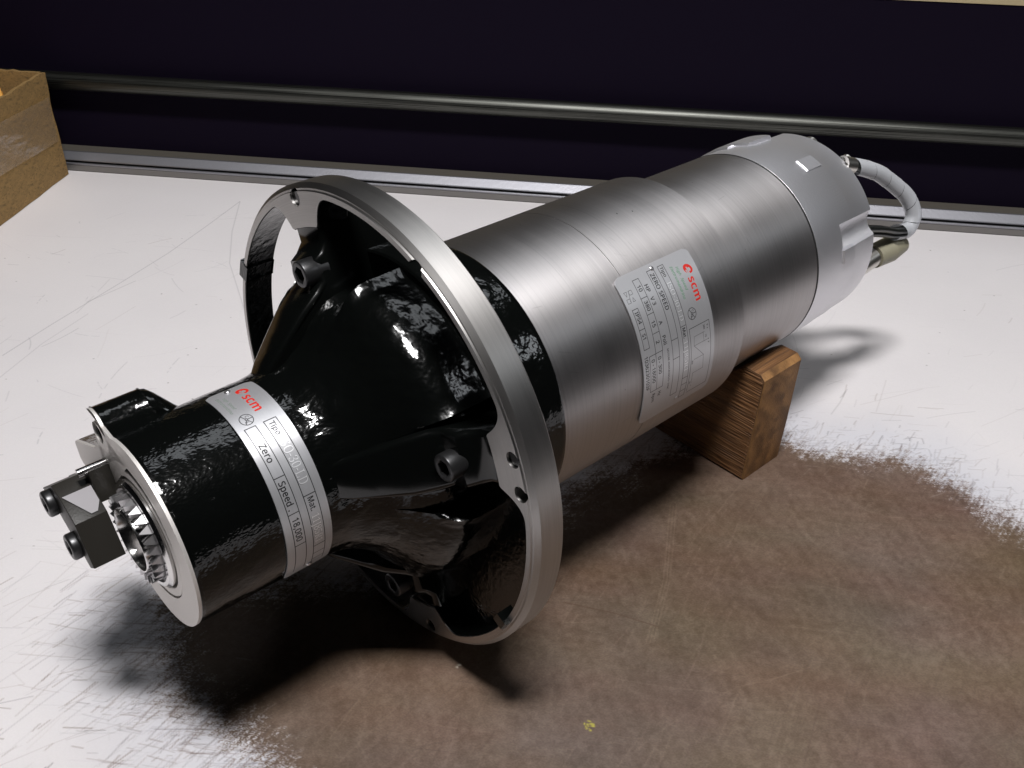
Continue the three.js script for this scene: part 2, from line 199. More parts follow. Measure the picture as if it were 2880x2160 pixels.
// ---------------------------------------------------------------- the spindle motor
const sp = thing('spindle_motor', 'black and brushed steel spindle motor with round flange lying on the bench', 'spindle motor'); sp.rotation.y = 42.579 * D;
const perlin = new ImprovedNoise();
const wobble = (amp, f) => (s, a, r) => { const p = pt(s, r, a); return amp * 0.5 * (perlin.noise(p.x * f, p.y * f, p.z * f) + 0.5 * perlin.noise(p.x * f * 2.3 + 5, p.y * f * 2.3, p.z * f * 2.3)); };
{ // casting
  const prof = fine([[-0.1203, 0.034], [-0.1203, 0.0466], [-0.119, 0.0478], [-0.054, 0.0483], [-0.049, 0.0489], [-0.044, 0.05], [-0.038, 0.0522], [-0.033, 0.0549], [-0.028, 0.0584], [-0.0235, 0.0622], [-0.0195, 0.0661], [-0.016, 0.0690], [-0.0120, 0.0718], [-0.007, 0.0742], [-0.002, 0.0755], [0.004, 0.076], [0.044, 0.076], [0.047, 0.0775], [0.0485, 0.079], [0.068, 0.0792], [0.0695, 0.0784], [0.0697, 0.074]], 0.002);
  part('casting', lathe(prof, { seg: 200, crease: 40, wob: (s, a, r) => s > -0.117 && s < 0.06 ? wobble(s < -0.05 ? 0.0005 : 0.0014, 90)(s, a, r) * Math.min(1, (s + 0.117) / 0.01) : 0 }), black, sp);
  // four arms to the ring
  for (const k of [0, 1, 2, 3]) {
    const a = -22.5 + 90 * k + (k === 1 ? 1.5 : 0);
    const g = extrude([[0.0012, 0.1262], [0.0012, 0.108], [0.001, 0.101], [-0.003, 0.0965], [-0.0075, 0.0935], [-0.0075, 0.083], [-0.0125, 0.0795], [-0.023, 0.0722], [-0.034, 0.0622], [-0.044, 0.0532], [-0.05, 0.046], [-0.04, 0.04], [0.043, 0.04], [0.043, 0.09], [0.038, 0.1], [0.03, 0.112], [0.0165, 0.125]], 0.0205, 0.003);
    const p = g.attributes.position; for (let i = 0; i < p.count; i++) { const s = p.getX(i), r = p.getY(i), z = p.getZ(i) - 0.01025, q = r < 0.1 ? 1 + (0.1 - r) * 7 * (r > 0.07 ? 1 : 1.15) - Math.max(0, 0.075 - r) * 26 : 1; p.setXYZ(i, s, r, z * Math.max(0.35, q)); }
    g.computeVertexNormals(); const gg = boxUV(toCreasedNormals(g.index ? g.toNonIndexed() : g, 50 * D)); gg.rotateX(a * D); gg.translate(0, AX, 0);
    part('arm', gg, armPaint, sp);
  }
  for (const k of [0, 1, 2, 3]) { const a0 = 90 * k + 2, a1 = 90 * k + 57.5, seg = 30, prof = fine([[-0.03, 0.05], [-0.027, 0.0588], [-0.022, 0.0640], [-0.0175, 0.0694], [-0.014, 0.0738], [-0.011, 0.0774], [-0.008, 0.0806], [-0.005, 0.0830], [-0.001, 0.0848], [0.004, 0.0858], [0.043, 0.0862], [0.0445, 0.05]], 0.0022), P = [], T = [], I = [], n = prof.length;
    for (let j = 0; j <= seg; j++) { const e = Math.min(j, seg - j), a = j === 0 ? a0 : j === seg ? a1 : a0 + 1 + (a1 - a0 - 2) * (j - 1) / (seg - 2), lift = e === 0 ? -0.001 : e === 1 ? 0.0024 : e === 2 ? 0.0012 : 0; let len = 0; prof.forEach(([x, r], i2) => { if (i2) len += Math.hypot(x - prof[i2 - 1][0], r - prof[i2 - 1][1]); const up = r > 0.0735 && x < 0.0435 ? lift * Math.min(1, (r - 0.0735) / 0.006) + wobble(0.0011, 110)(x, a, r) : 0; const p = pt(x, r + up, a); P.push(p.x, p.y, p.z); T.push(a * D * 0.086, len); }); }
    for (let j = 0; j < seg; j++) for (let i2 = 0; i2 < n - 1; i2++) { const q = j * n + i2, b = q + n; I.push(q, b, q + 1, q + 1, b, b + 1); }
    for (let i2 = 1; i2 < n - 1; i2++) { I.push(0, i2, i2 + 1); const e = seg * n; I.push(e, e + i2 + 1, e + i2); }
    const g = new THREE.BufferGeometry(); g.setAttribute('position', new THREE.Float32BufferAttribute(P, 3)); g.setAttribute('uv', new THREE.Float32BufferAttribute(T, 2)); g.setIndex(I); part('raised_pad', toCreasedNormals(g, 42 * D), blackRough, sp); }
  part('casting_web', boxUV(sector(0.0115, 0.0171, 83, 151, 0.07, 0.1239, 24, 0.001)), black, sp);
  part('rear_collar', lathe([[0.0235, 0.07], [0.0235, 0.0893], [0.0245, 0.0905], [0.0435, 0.0905], [0.0465, 0.0875], [0.049, 0.079]], { seg: 160 }), blackRough, sp);
}
{ // flange ring, cut from one plate: narrow hoop with four webs
  const webs = [-22.5, 69, 157.5, 247.5];
  const rin = (a) => { let d = 999; for (const w of webs) { let q = Math.abs(mod(a - w + 180, 360) - 180); d = Math.min(d, q); } const t = Math.max(0, Math.min(1, (d - 6.8) / 7.2)); const e = 1 - Math.pow(1 - t, 2.6); return 0.1085 + (0.1235 - 0.1085) * (d < 6.8 ? 0 : e); };
  const seg = 720, prof = (ri) => [[0.0175, ri], [0, ri], [0, 0.1262], [0.0009, 0.1266], [0.0009, 0.1276], [0.0032, 0.13], [0.0165, 0.13], [0.0175, 0.129], [0.0175, ri]];
  const P = [], I = [], T = [], n = 9;
  for (let j = 0; j < seg; j++) { const a = 360 * j / seg; for (const [s, r] of prof(rin(a))) { const p = pt(s, r, a); P.push(p.x, p.y, p.z); T.push(a * D * 0.13, r + s); } }
  for (let j = 0; j < seg; j++) for (let i = 0; i < n - 1; i++) { const a = j * n + i, b = ((j + 1) % seg) * n + i; I.push(a, b, a + 1, a + 1, b, b + 1); }
  let g = new THREE.BufferGeometry(); g.setAttribute('position', new THREE.Float32BufferAttribute(P, 3)); g.setAttribute('uv', new THREE.Float32BufferAttribute(T, 2)); g.setIndex(I); g.computeVertexNormals();
  // welded for the cutting
  const ev = new Evaluator(); ev.attributes = ['position', 'normal', 'uv']; ev.useGroups = false;
  const hole = (s, r, a, rad, h = 0.06) => { const c = new THREE.CylinderGeometry(rad, rad, h, 28); c.rotateZ(Math.PI / 2); const q = pt(s, r, a); c.translate(q.x, q.y, q.z); const b = new Brush(c); b.updateMatrixWorld(); return b; };
  let ring = new Brush(g.toNonIndexed()); ring.updateMatrixWorld();
  for (const h of [hole(0, 0.1235, -22.8, 0.0046), hole(0, 0.1226, 67.5, 0.0040), hole(0, 0.1228, 75.4, 0.0040), hole(0, 0.1222, 157, 0.0042), hole(0, 0.1222, 247, 0.0042), hole(0, 0.1226, 23.5, 0.0048)]) ring = ev.evaluate(ring, h, SUBTRACTION);
  const ringMat = steel({ color: new THREE.Color(0.54, 0.53, 0.51), roughness: 0.46, anisotropy: 0.55, anisotropyRotation: Math.PI / 2, roughnessMap: rep(grindRough, 8, 24), map: rep(grindCol, 8, 24) });
  part('flange_ring', toCreasedNormals(ring.geometry, 25 * D), ringMat, sp);
  // paint on the inner walls
  const LP = [], LI = [], LT = []; for (let j = 0; j < seg; j++) { const a = 360 * j / seg; [0.0006, 0.0172].forEach((s) => { const p = pt(s, rin(a) - 0.0004, a); LP.push(p.x, p.y, p.z); LT.push(a * D * 0.12, s); }); }
  for (let j = 0; j < seg; j++) { const c = Math.abs(mod(360 * j / seg - 23.5 + 180, 360) - 180); if (c < 2.2) continue; const a = j * 2, b = ((j + 1) % seg) * 2; LI.push(a, a + 1, b, a + 1, b + 1, b); }
  const lg = new THREE.BufferGeometry(); lg.setAttribute('position', new THREE.Float32BufferAttribute(LP, 3)); lg.setAttribute('uv', new THREE.Float32BufferAttribute(LT, 2)); lg.setIndex(LI); lg.computeVertexNormals();
  part('painted_wall', lg, (() => { const m = paint(0.2, rep(castBump, 12, 12), 0.0004); m.side = THREE.DoubleSide; return m; })(), sp);
  part('casting_stub', sector(-0.0004, 0.0172, -71.5, -66.3, 0.122, 0.1299, 6, 0.0005), black, sp);
  part('casting_stub', sector(-0.003, 0.006, 115.5, 118.5, 0.119, 0.1262, 6, 0.0008), black, sp);
}
// socket screw: axis along -s, head front at s0
function screw(name, s0, r, a, rad, len, mat, parent, ax = AX) {
  const sh = circleShape(rad), hx = new THREE.Path(); for (let i = 0; i <= 6; i++) { const q = i * 60 * D; i ? hx.lineTo(rad * 0.58 * Math.cos(-q), rad * 0.58 * Math.sin(-q)) : hx.moveTo(rad * 0.58, 0); }
  sh.holes.push(hx); const g = new THREE.ExtrudeGeometry(sh, { depth: len * 0.55, bevelEnabled: true, bevelThickness: rad * 0.12, bevelSize: rad * 0.12, bevelOffset: -rad * 0.12, bevelSegments: 3, curveSegments: 28 });
  const c = new THREE.CylinderGeometry(rad * 0.99, rad * 0.99, len * 0.5, 36); c.rotateX(Math.PI / 2); c.translate(0, 0, len * 0.78);
  const gg = mergeGeometries([toCreasedNormals(g.index ? g.toNonIndexed() : g, 40 * D), toCreasedNormals(c.toNonIndexed(), 40 * D)]);
  gg.rotateY(Math.PI / 2); const p = pt(s0, r, a); gg.translate(p.x, p.y - AX + ax, p.z); return part(name, gg, mat, parent);
}
for (const a of [-17.5, 69.5, 157.5, 247.5]) screw('socket_screw', -0.0135, 0.0885, a, 0.0069, 0.0125, boltBlack, sp);
{ // motor housing
  const groundAt = (du, dv) => { const m = ground.clone(); m.map = ground.map.clone(); m.map.offset.set(du, dv); m.map.needsUpdate = true; m.roughnessMap = ground.roughnessMap.clone(); m.roughnessMap.offset.set(du, dv); m.roughnessMap.needsUpdate = true; return m; };
  part('housing_sleeve', lathe([[0.0697, 0.07], [0.0697, 0.0768], [0.07, 0.0771], [0.1375, 0.0771], [0.13765, 0.0766], [0.1381, 0.0766]], { seg: 220 }), groundAt(0.41, 0.3), sp);
  part('housing_sleeve', lathe([[0.1381, 0.0766], [0.13825, 0.0771], [0.2213, 0.0771], [0.222, 0.0766], [0.222, 0.069]], { seg: 220 }), ground, sp);
  part('housing_sleeve', lathe([[0.2212, 0.0702], [0.3095, 0.0702], [0.3102, 0.0696]], { seg: 220 }), groundAt(0.63, 0.55), sp);
  part('joint_ring', lathe([[0.3093, 0.0698], [0.3094, 0.0704], [0.3108, 0.0704], [0.3109, 0.0698]], { seg: 160 }), dark, sp);  // thin dark ring standing slightly proud at the cap joint
  const ev = new Evaluator(); ev.useGroups = false; ev.attributes = ['position', 'normal', 'uv'];
  const cg = lathe([[0.3112, 0.03], [0.3112, 0.0700], [0.3114, 0.0702], [0.337, 0.0702], [0.3395, 0.0697], [0.357, 0.0694], [0.358, 0.0688], [0.3815, 0.0682], [0.383, 0.0668], [0.383, 0.03], [0.3112, 0.03]], { seg: 200 });
  let cap = new Brush(cg); cap.updateMatrixWorld();
  const cut = (s0, s1, r, a, rad) => { const c = new THREE.CylinderGeometry(rad, rad, s1 - s0, 40); c.rotateZ(Math.PI / 2); const q = pt((s0 + s1) / 2, r, a); c.translate(q.x, q.y, q.z); const b = new Brush(c); b.updateMatrixWorld(); return b; };
  for (const a of [68, 158, 248, 338]) cap = ev.evaluate(cap, cut(0.3405, 0.4, 0.0735, a, a === 68 ? 0.0105 : 0.009), SUBTRACTION);
  const capMesh = part('end_cap', toCreasedNormals(cap.geometry, 30 * D), aluCast, sp);
  part('cap_lug', sector(0.3392, 0.3535, 74.5, 82, 0.066, 0.0716, 8, 0.001), aluCast, capMesh);
  part('cap_lug', sector(0.3392, 0.3563, 17, 25.6, 0.066, 0.0706, 8, 0.0008), aluCast, capMesh);
  part('cap_lug', sector(0.334, 0.3605, -44, -12.5, 0.066, 0.0722, 12, 0.0015), aluCast, capMesh);
  part('cap_lug', sector(0.326, 0.3345, -46, -22, 0.066, 0.0716, 12, 0.0015), aluCast, capMesh);
  for (const [r, a] of [[0.055, 4], [0.055, 20], [0.057, 128], [0.057, 218]]) screw('cap_screw', 0.3815, r, a, 0.0045, 0.008, polished, capMesh);
}
{ // tool nose
  const outline = new THREE.Shape(); { const lug = [0.0385, -0.034], pts = []; // u, v
    for (let q = -20; q <= 238; q += 4) pts.push([0.0478 * Math.cos(q * D), 0.0478 * Math.sin(q * D)]);
    pts.push([-0.012, -0.05], [-0.0075, -0.066], [-0.0046, -0.0755], [-0.003, -0.0775], [0.0055, -0.079], [0.0078, -0.0775], [0.022, -0.046], [0.0245, -0.0425], [0.028, -0.0428]);
    for (let q = 230; q <= 395; q += 11) { const a = -q; pts.push([lug[0] + 0.0115 * Math.cos(a * D), lug[1] + 0.0115 * Math.sin(a * D)]); }
    pts.splice(0, 0); pts.forEach(([u, v], i) => i ? outline.lineTo(u, v) : outline.moveTo(u, v)); }
  const shape = () => { const s = outline.clone(); s.holes = []; return s; };
  const lugBody = shape(); lugBody.holes.push(circleHole(0.0385, -0.033, 0.0054), circleHole(0, 0, 0.03));
  part('nose_lugs', across(lugBody, -0.1208, -0.0985, 0.0006), black, sp);
  { const st = [[-0.0988, 0.0385, -0.034, 0.0115], [-0.096, 0.038, -0.0335, 0.0114], [-0.0935, 0.0365, -0.0322, 0.011], [-0.0905, 0.034, -0.03, 0.0104], [-0.087, 0.031, -0.0272, 0.0095], [-0.083, 0.0285, -0.025, 0.0085]], P = [], T = [], I = [], m = 28;
    st.forEach(([x, u, v, r]) => { for (let k = 0; k <= m; k++) { const t = k / m, th = (-41.5 + 130 - 260 * t) * D, cu = u + r * Math.cos(th), cv = v + r * Math.sin(th); P.push(x, AX + cu, cv); T.push(x, t * 0.05); } });
    for (let i = 0; i < st.length - 1; i++) for (let k = 0; k < m; k++) { const a = i * (m + 1) + k, b = a + m + 1; I.push(a, a + 1, b, a + 1, b + 1, b); }
    const g = new THREE.BufferGeometry(); g.setAttribute('position', new THREE.Float32BufferAttribute(P, 3)); g.setAttribute('uv', new THREE.Float32BufferAttribute(T, 2)); g.setIndex(I); part('lug_slope', toCreasedNormals(g, 60 * D), black, sp); }
  const face = shape(); face.holes.push(circleHole(0.0385, -0.033, 0.0055), circleHole(0.001, -0.001, 0.0348));
  part('nose_face', across(face, -0.1222, -0.1206), faceSteel, sp);
  part('seal_housing', lathe([[-0.1206, 0.0352], [-0.108, 0.0352], [-0.108, 0.0276], [-0.119, 0.0276]], { seg: 90 }), faceSteel, sp);
  part('seal_ring', lathe([[-0.119, 0.0282], [-0.1216, 0.0284], [-0.122, 0.0288], [-0.122, 0.0322], [-0.1216, 0.0326], [-0.119, 0.0328]], { seg: 120 }), faceSteel, sp);
  const tr = part('toothed_ring', lathe([[-0.1185, 0.0272], [-0.1232, 0.0272], [-0.124, 0.0262], [-0.1248, 0.0258], [-0.1248, 0.0238], [-0.1222, 0.0238]], { seg: 140 }), polished, sp);
  part('tooth_root', lathe([[-0.1222, 0.0238], [-0.1222, 0.0222], [-0.116, 0.0222], [-0.116, 0.0160]], { seg: 90 }), toothSteel, tr);
  part('crown_base', lathe([[-0.1215, 0.0187], [-0.1242, 0.0187], [-0.1242, 0.0224], [-0.1215, 0.0224]], { seg: 120 }), toothSteel, tr);
  const N = 27; { const w = 180 / N * 0.98, q = (s, r, a) => { const v = pt(s, r, a); return [v.x, v.y, v.z]; }, ro = 0.0223, ri = 0.0188;
    const A1 = q(-0.1242, ro, -w), A2 = q(-0.1242, ro, w), T1 = q(-0.1296, ro - 0.0004, -w * 0.08), T2 = q(-0.1296, ro - 0.0004, w * 0.08), B1 = q(-0.1242, ri, -w), B2 = q(-0.1242, ri, w), U1 = q(-0.1292, ri, -w * 0.08), U2 = q(-0.1292, ri, w * 0.08);
    const tri = [A1, T1, T2, A1, T2, A2, B1, U2, U1, B1, B2, U2, A1, B1, U1, A1, U1, T1, A2, T2, U2, A2, U2, B2, T1, U1, U2, T1, U2, T2].flat(); const g = new THREE.BufferGeometry(); g.setAttribute('position', new THREE.Float32BufferAttribute(tri, 3)); g.computeVertexNormals(); g.translate(0, -AX, 0);
    for (let i = 0; i < N; i++) { const m = part('tooth', g, toothSteel, tr); m.position.y = AX; m.rotation.x = (i + 0.5) * 360 / N * D; } }
  part('bore_collar', lathe([[-0.118, 0.0162], [-0.1291, 0.0162], [-0.1299, 0.0159], [-0.1299, 0.0154], [-0.1288, 0.0151], [-0.085, 0.0118], [-0.085, 0.004]], { seg: 120 }), polished, sp);
  // clamp bracket over the bore
  const turn = (g) => { g.rotateX(-35 * D); g.translate(0, AX, 0); return g; };
  const bar = (poly, s0, s1, bev) => { const sh = new THREE.Shape(poly.map(([e1, e2]) => new THREE.Vector2(e2, e1))); const g = extrude(sh, s1 - s0 - 2 * bev, bev); const p = g.attributes.position; for (let i = 0; i < p.count; i++) { const u = p.getX(i), v = p.getY(i), d = p.getZ(i); p.setXYZ(i, s0 + bev + d, u, v); } const q = g.index ? g.toNonIndexed() : g; q.computeVertexNormals(); return boxUV(turn(toCreasedNormals(q, 25 * D))); };
  const br = part('clamp_bracket', bar([[-0.047, 0.036], [-0.034, 0.022], [-0.02, -0.006], [-0.012, -0.006], [-0.010, 0.016], [-0.017, 0.0295], [-0.024, 0.036]].reverse(), -0.1465, -0.1315, 0.0005), oxide, sp);
  part('bracket_arm', bar([[-0.0605, 0.036], [-0.05, 0.02], [-0.016, 0.02], [-0.0115, 0.0355]].reverse(), -0.1318, -0.1215, 0.0005), oxide, br);
  { const e = (t) => [-0.0100 - 0.0068 * t + 0.0004, 0.0162 + 0.0134 * t]; const q = [[-0.1455, 0.97], [-0.1322, 0.97], [-0.1322, 0.4], [-0.135, 0.1], [-0.138, 0.1]].map(([x, t]) => [x, ...e(t)]); const g = new THREE.BufferGeometry(); g.setAttribute('position', new THREE.Float32BufferAttribute(q.flatMap(([x, e1, e2]) => [x, e2 + 0.0002, e1]), 3)); g.setIndex([0, 1, 2, 0, 2, 3, 0, 3, 4]); g.computeVertexNormals(); part('pale_facet', turn(g), new THREE.MeshPhysicalMaterial({ color: new THREE.Color(0.24, 0.23, 0.24), metalness: 0.3, roughness: 0.6, side: THREE.DoubleSide }), br); }  // paler sheet laid over the sloping facet of the bracket
  for (const [e1, e2] of [[-0.0335, 0.0285], [-0.0235, 0.0065]]) { const sh = circleShape(0.0066), hx = new THREE.Path(); for (let k = 0; k <= 6; k++) { const q = -k * 60 * D; k ? hx.lineTo(0.0034 * Math.cos(q), 0.0034 * Math.sin(q)) : hx.moveTo(0.0034, 0); } sh.holes.push(hx);
    const g = new THREE.ExtrudeGeometry(sh, { depth: 0.0024, bevelEnabled: true, bevelThickness: 0.0012, bevelSize: 0.0012, bevelOffset: -0.0012, bevelSegments: 3, curveSegments: 26 }); g.rotateY(Math.PI / 2); g.translate(-0.1496, e2, e1); part('bracket_screw', turn(toCreasedNormals(g.index ? g.toNonIndexed() : g, 35 * D)), boltBlack, br); }
  const pg = new THREE.CylinderGeometry(0.0022, 0.0022, 0.014, 18); pg.rotateZ(Math.PI / 2); pg.translate(-0.129, 0.0365, -0.014); part('dowel_pin', turn(pg), polished, br);
}

// ---------------------------------------------------------------- name plates
function plateTex(w, h, draw, bg = '#c9c8ca') {
  const cv = document.createElement('canvas'), mv = document.createElement('canvas'); cv.width = mv.width = w; cv.height = mv.height = h;
  const c = cv.getContext('2d'), m = mv.getContext('2d'); c.fillStyle = bg; c.fillRect(0, 0, w, h); m.fillStyle = '#fff'; m.fillRect(0, 0, w, h);
  const R = rng(w); for (let i = 0; i < h * 2; i++) { c.strokeStyle = `rgba(${R() < 0.5 ? '255,255,255' : '120,120,124'},0.07)`; c.lineWidth = 1; const y = R() * h, x = R() * w; c.beginPath(); c.moveTo(x, y); c.lineTo(x + w * 0.3 * R(), y); c.stroke(); }
  draw(c, false); draw(m, true);
  const t = new THREE.CanvasTexture(cv); t.colorSpace = THREE.SRGBColorSpace; t.magFilter = THREE.LinearFilter; const u = new THREE.CanvasTexture(mv); u.magFilter = THREE.LinearFilter; return [t, u];
}
// u runs with the angle, v (up) with the axis towards the rear
const pen = (c, mask, w, h) => ({
  ink: (col) => { c.fillStyle = c.strokeStyle = mask ? '#000' : col; },
  line: (...p) => { c.beginPath(); p.forEach(([u, v], i) => i ? c.lineTo(u * w, (1 - v) * h) : c.moveTo(u * w, (1 - v) * h)); c.stroke(); },
  text: (s, u, v, hh, font, { sx = 1, align = 'left' } = {}) => { c.save(); c.translate(u * w, (1 - v) * h); c.scale(sx, 1); c.font = `${font} ${hh * h}px sans-serif`; c.textAlign = align; c.textBaseline = 'middle'; c.fillText(s, 0, 0); c.lineWidth = hh * h * 0.03; c.strokeText(s, 0, 0); c.restore(); },
});
function logo(c, P, mask, w, h, u, v, size) { P.ink('#c8281e'); const x = u * w, y = (1 - v) * h, k = size * h;
  c.save(); c.translate(x, y); c.save(); c.transform(1, 0, -0.18, 1, 0, 0); c.beginPath(); c.ellipse(k * 0.42, 0, k * 0.46, k * 0.52, 0, 0, 6.3); c.fill(); c.restore();
  c.font = `bold ${k * 1.22}px sans-serif`; c.textBaseline = 'alphabetic'; c.textAlign = 'left'; c.fillText('scm', k * 1.12, k * 0.5);
  c.strokeStyle = c.fillStyle = mask ? '#fff' : '#c9c8ca'; c.lineWidth = k * 0.14; c.beginPath(); c.ellipse(k * 0.5, -k * 0.12, k * 0.2, k * 0.15, -0.3, 0, 6.3); c.fill(); c.beginPath(); c.moveTo(k * 0.2, k * 0.12); c.lineTo(k * 0.98, k * 0.02); c.stroke(); c.beginPath(); c.moveTo(k * 0.45, k * 0.3); c.lineTo(k * 1.0, k * 0.14); c.stroke(); c.restore(); }
function wheel(c, P, w, h, u, v, r) { const x = u * w, y = (1 - v) * h; P.ink('#1c1c1e'); c.lineWidth = r * 0.11; c.beginPath(); c.arc(x, y, r, 0, 6.3); c.stroke(); c.beginPath(); c.arc(x, y, r * 0.18, 0, 6.3); c.stroke(); for (const a of [90, 210, 330, 30]) { c.beginPath(); c.moveTo(x + r * 0.18 * Math.cos(a * D), y - r * 0.18 * Math.sin(a * D)); c.lineTo(x + r * Math.cos(a * D), y - r * Math.sin(a * D)); c.stroke(); } c.font = `${r * 0.72}px sans-serif`; c.textAlign = 'center'; c.textBaseline = 'middle'; c.fillText('C', x - r * 0.45, y - r * 0.3); c.fillText('E', x + r * 0.5, y + r * 0.18); }
function paintRelief(c, P, mask, w, h, s, u, v, hh, sx) { if (mask) return; c.save(); c.translate(u * w, (1 - v) * h); c.scale(sx, 1); c.font = `${hh * h}px serif`; c.textBaseline = 'middle'; c.textAlign = 'left'; c.fillStyle = '#87868a'; c.fillText(s, 2, 3); c.fillStyle = '#f4f4f6'; c.fillText(s, 0, 0); c.restore(); }  // relief painted in: pale letters over an offset grey copy as their shade
const [smallMap, smallMetal] = plateTex(1600, 320, (c, mask) => { const w = 1600, h = 320, P = pen(c, mask, w, h);
  logo(c, P, mask, w, h, 0.045, 0.66, 0.235);
  P.ink('#6d7a70'); P.text('High  Speed', 0.06, 0.27, 0.085, 'italic'); P.text('Elettromandrino', 0.045, 0.16, 0.085, 'italic');
  wheel(c, P, w, h, 0.222, 0.3, 42);
  P.ink('#050505'); c.lineWidth = 5;
  P.line([0.955, 0.84], [0.262, 0.80], [0.262, 0.54], [0.955, 0.58]); P.line([0.262, 0.54], [0.262, 0.8]); P.line([0.585, 0.56], [0.585, 0.82]); P.line([0.825, 0.57], [0.825, 0.83]); P.line([0.875, 0.575], [0.875, 0.835]); P.line([0.92, 0.575], [0.92, 0.835]);
  P.text('Tipo', 0.272, 0.67, 0.16, ''); P.text('Mat.', 0.593, 0.69, 0.17, '', { sx: 0.9 });
  paintRelief(c, P, mask, w, h, 'ISO-30-LD', 0.347, 0.67, 0.27, 0.76); paintRelief(c, P, mask, w, h, '11J85R1', 0.668, 0.69, 0.23, 0.82);
  P.ink('#050505'); P.line([0.955, 0.42], [0.262, 0.37], [0.262, 0.14], [0.955, 0.18]); P.line([0.478, 0.155], [0.478, 0.385]); P.line([0.627, 0.16], [0.627, 0.395]); P.line([0.772, 0.17], [0.772, 0.405]);
  P.text('Zero', 0.34, 0.26, 0.19, ''); P.text('Speed .', 0.495, 0.265, 0.19, '', { sx: 0.95 }); P.text('18,000', 0.645, 0.28, 0.19, '', { sx: 0.95 });
}, '#c4c4c7');
const [bigMap, bigMetal] = plateTex(1536, 1024, (c, mask) => { const w = 1536, h = 1024, P = pen(c, mask, w, h);
  logo(c, P, mask, w, h, 0.10, 0.885, 0.105);
  P.ink('#5e8a6c'); P.text('High  Speed', 0.085, 0.765, 0.045, 'italic'); P.text('Elettromandrino', 0.07, 0.70, 0.045, 'italic');
  wheel(c, P, w, h, 0.397, 0.735, 56);
  P.ink('#050505'); c.lineWidth = 5;
  P.line([0.945, 0.95], [0.483, 0.94], [0.483, 0.655], [0.93, 0.655]); P.line([0.945, 0.95], [0.945, 0.66]);
  c.lineWidth = 3; P.line([0.545, 0.86], [0.545, 0.71], [0.605, 0.70], [0.70, 0.84], [0.70, 0.70]); P.line([0.545, 0.84], [0.61, 0.845]); P.line([0.605, 0.70], [0.605, 0.9]); P.line([0.70, 0.835], [0.80, 0.845], [0.80, 0.70]); P.line([0.80, 0.7], [0.88, 0.7]);
  for (const [u, v, dx, dy] of [[0.53, 0.9, 0, 1], [0.605, 0.905, 0, 1], [0.89, 0.7, 1, 0]]) { c.beginPath(); const x = u * w, y = (1 - v) * h; c.moveTo(x + dx * 16 - dy * 7, y - dy * 12 - dx * 7 + dy * 12); c.lineTo(x + dx * 16 + dy * 7 - dx * 16, y + dx * 7); c.lineTo(x + dx * 18, y - dy * 16); c.fill(); }
  P.text('V', 0.505, 0.91, 0.03, ''); P.text('380', 0.497, 0.86, 0.03, ''); P.text('10', 0.565, 0.875, 0.03, ''); P.text('P', 0.622, 0.91, 0.03, ''); P.text('300', 0.70, 0.675, 0.026, ''); P.text('Hz', 0.86, 0.675, 0.026, '');
  c.lineWidth = 5; P.line([0.95, 0.625], [0.04, 0.625], [0.04, 0.55], [0.95, 0.545], [0.95, 0.625]); for (const u of [0.443, 0.80, 0.85, 0.90]) P.line([u, 0.547], [u, 0.625]);
  P.text('Tipo', 0.05, 0.587, 0.052, ''); P.text('Mat.', 0.452, 0.585, 0.055, '');
  paintRelief(c, P, mask, w, h, 'ISO-30-LD', 0.15, 0.587, 0.075, 1.1); paintRelief(c, P, mask, w, h, '11J85R1', 0.535, 0.585, 0.07, 1.25);
  P.ink('#050505'); c.lineWidth = 5; P.line([0.885, 0.485], [0.04, 0.495], [0.04, 0.405], [0.885, 0.395], [0.885, 0.485]); P.line([0.495, 0.4], [0.495, 0.49]); P.line([0.62, 0.4], [0.62, 0.488]);
  P.text('ZERO SPEED', 0.062, 0.449, 0.068, '', { sx: 0.98 });
  P.text('HP', 0.105, 0.322, 0.062, ''); P.text('V 3', 0.19, 0.322, 0.06, ''); P.text('A', 0.345, 0.318, 0.058, ''); P.text('Poli', 0.435, 0.315, 0.058, ''); P.text('MOTORE ASINCRONO/3~ SYNC', 0.528, 0.338, 0.031, '');
  P.line([0.522, 0.272], [0.055, 0.278], [0.055, 0.2], [0.522, 0.178]); for (const u of [0.175, 0.279, 0.4]) P.line([u, 0.19], [u, 0.275]);
  P.text('10', 0.092, 0.238, 0.06, ''); P.text('380', 0.195, 0.234, 0.06, ''); P.text('15', 0.322, 0.23, 0.06, ''); P.text('2', 0.448, 0.226, 0.06, '');
  P.line([0.522, 0.272], [0.522, 0.09], [0.765, 0.09], [0.765, 0.255], [0.522, 0.265]); P.line([0.522, 0.175], [0.765, 0.17]);
  P.text('0 - 300', 0.55, 0.218, 0.058, ''); P.text('0 - 18000', 0.548, 0.132, 0.058, ''); P.text('Hz', 0.79, 0.222, 0.05, ''); P.text('Rpm', 0.785, 0.14, 0.05, '');
  P.text('1036230103F', 0.508, 0.047, 0.058, '');
  P.line([0.215, 0.115], [0.468, 0.112], [0.468, 0.042], [0.215, 0.045], [0.215, 0.115]); P.line([0.343, 0.043], [0.343, 0.113]); P.text('IP54', 0.232, 0.08, 0.057, ''); P.text('S1', 0.37, 0.078, 0.057, '');
  c.lineWidth = 3; c.strokeRect(0.1 * w, (1 - 0.135) * h, 40, 40); c.strokeRect(0.145 * w, (1 - 0.075) * h, 40, 40); P.line([0.145, 0.115], [0.17, 0.13], [0.17, 0.1], [0.145, 0.115]); P.line([0.13, 0.055], [0.1, 0.075], [0.1, 0.04], [0.13, 0.055]); P.line([0.1, 0.1], [0.165, 0.07]);
}, '#c8c8cb');
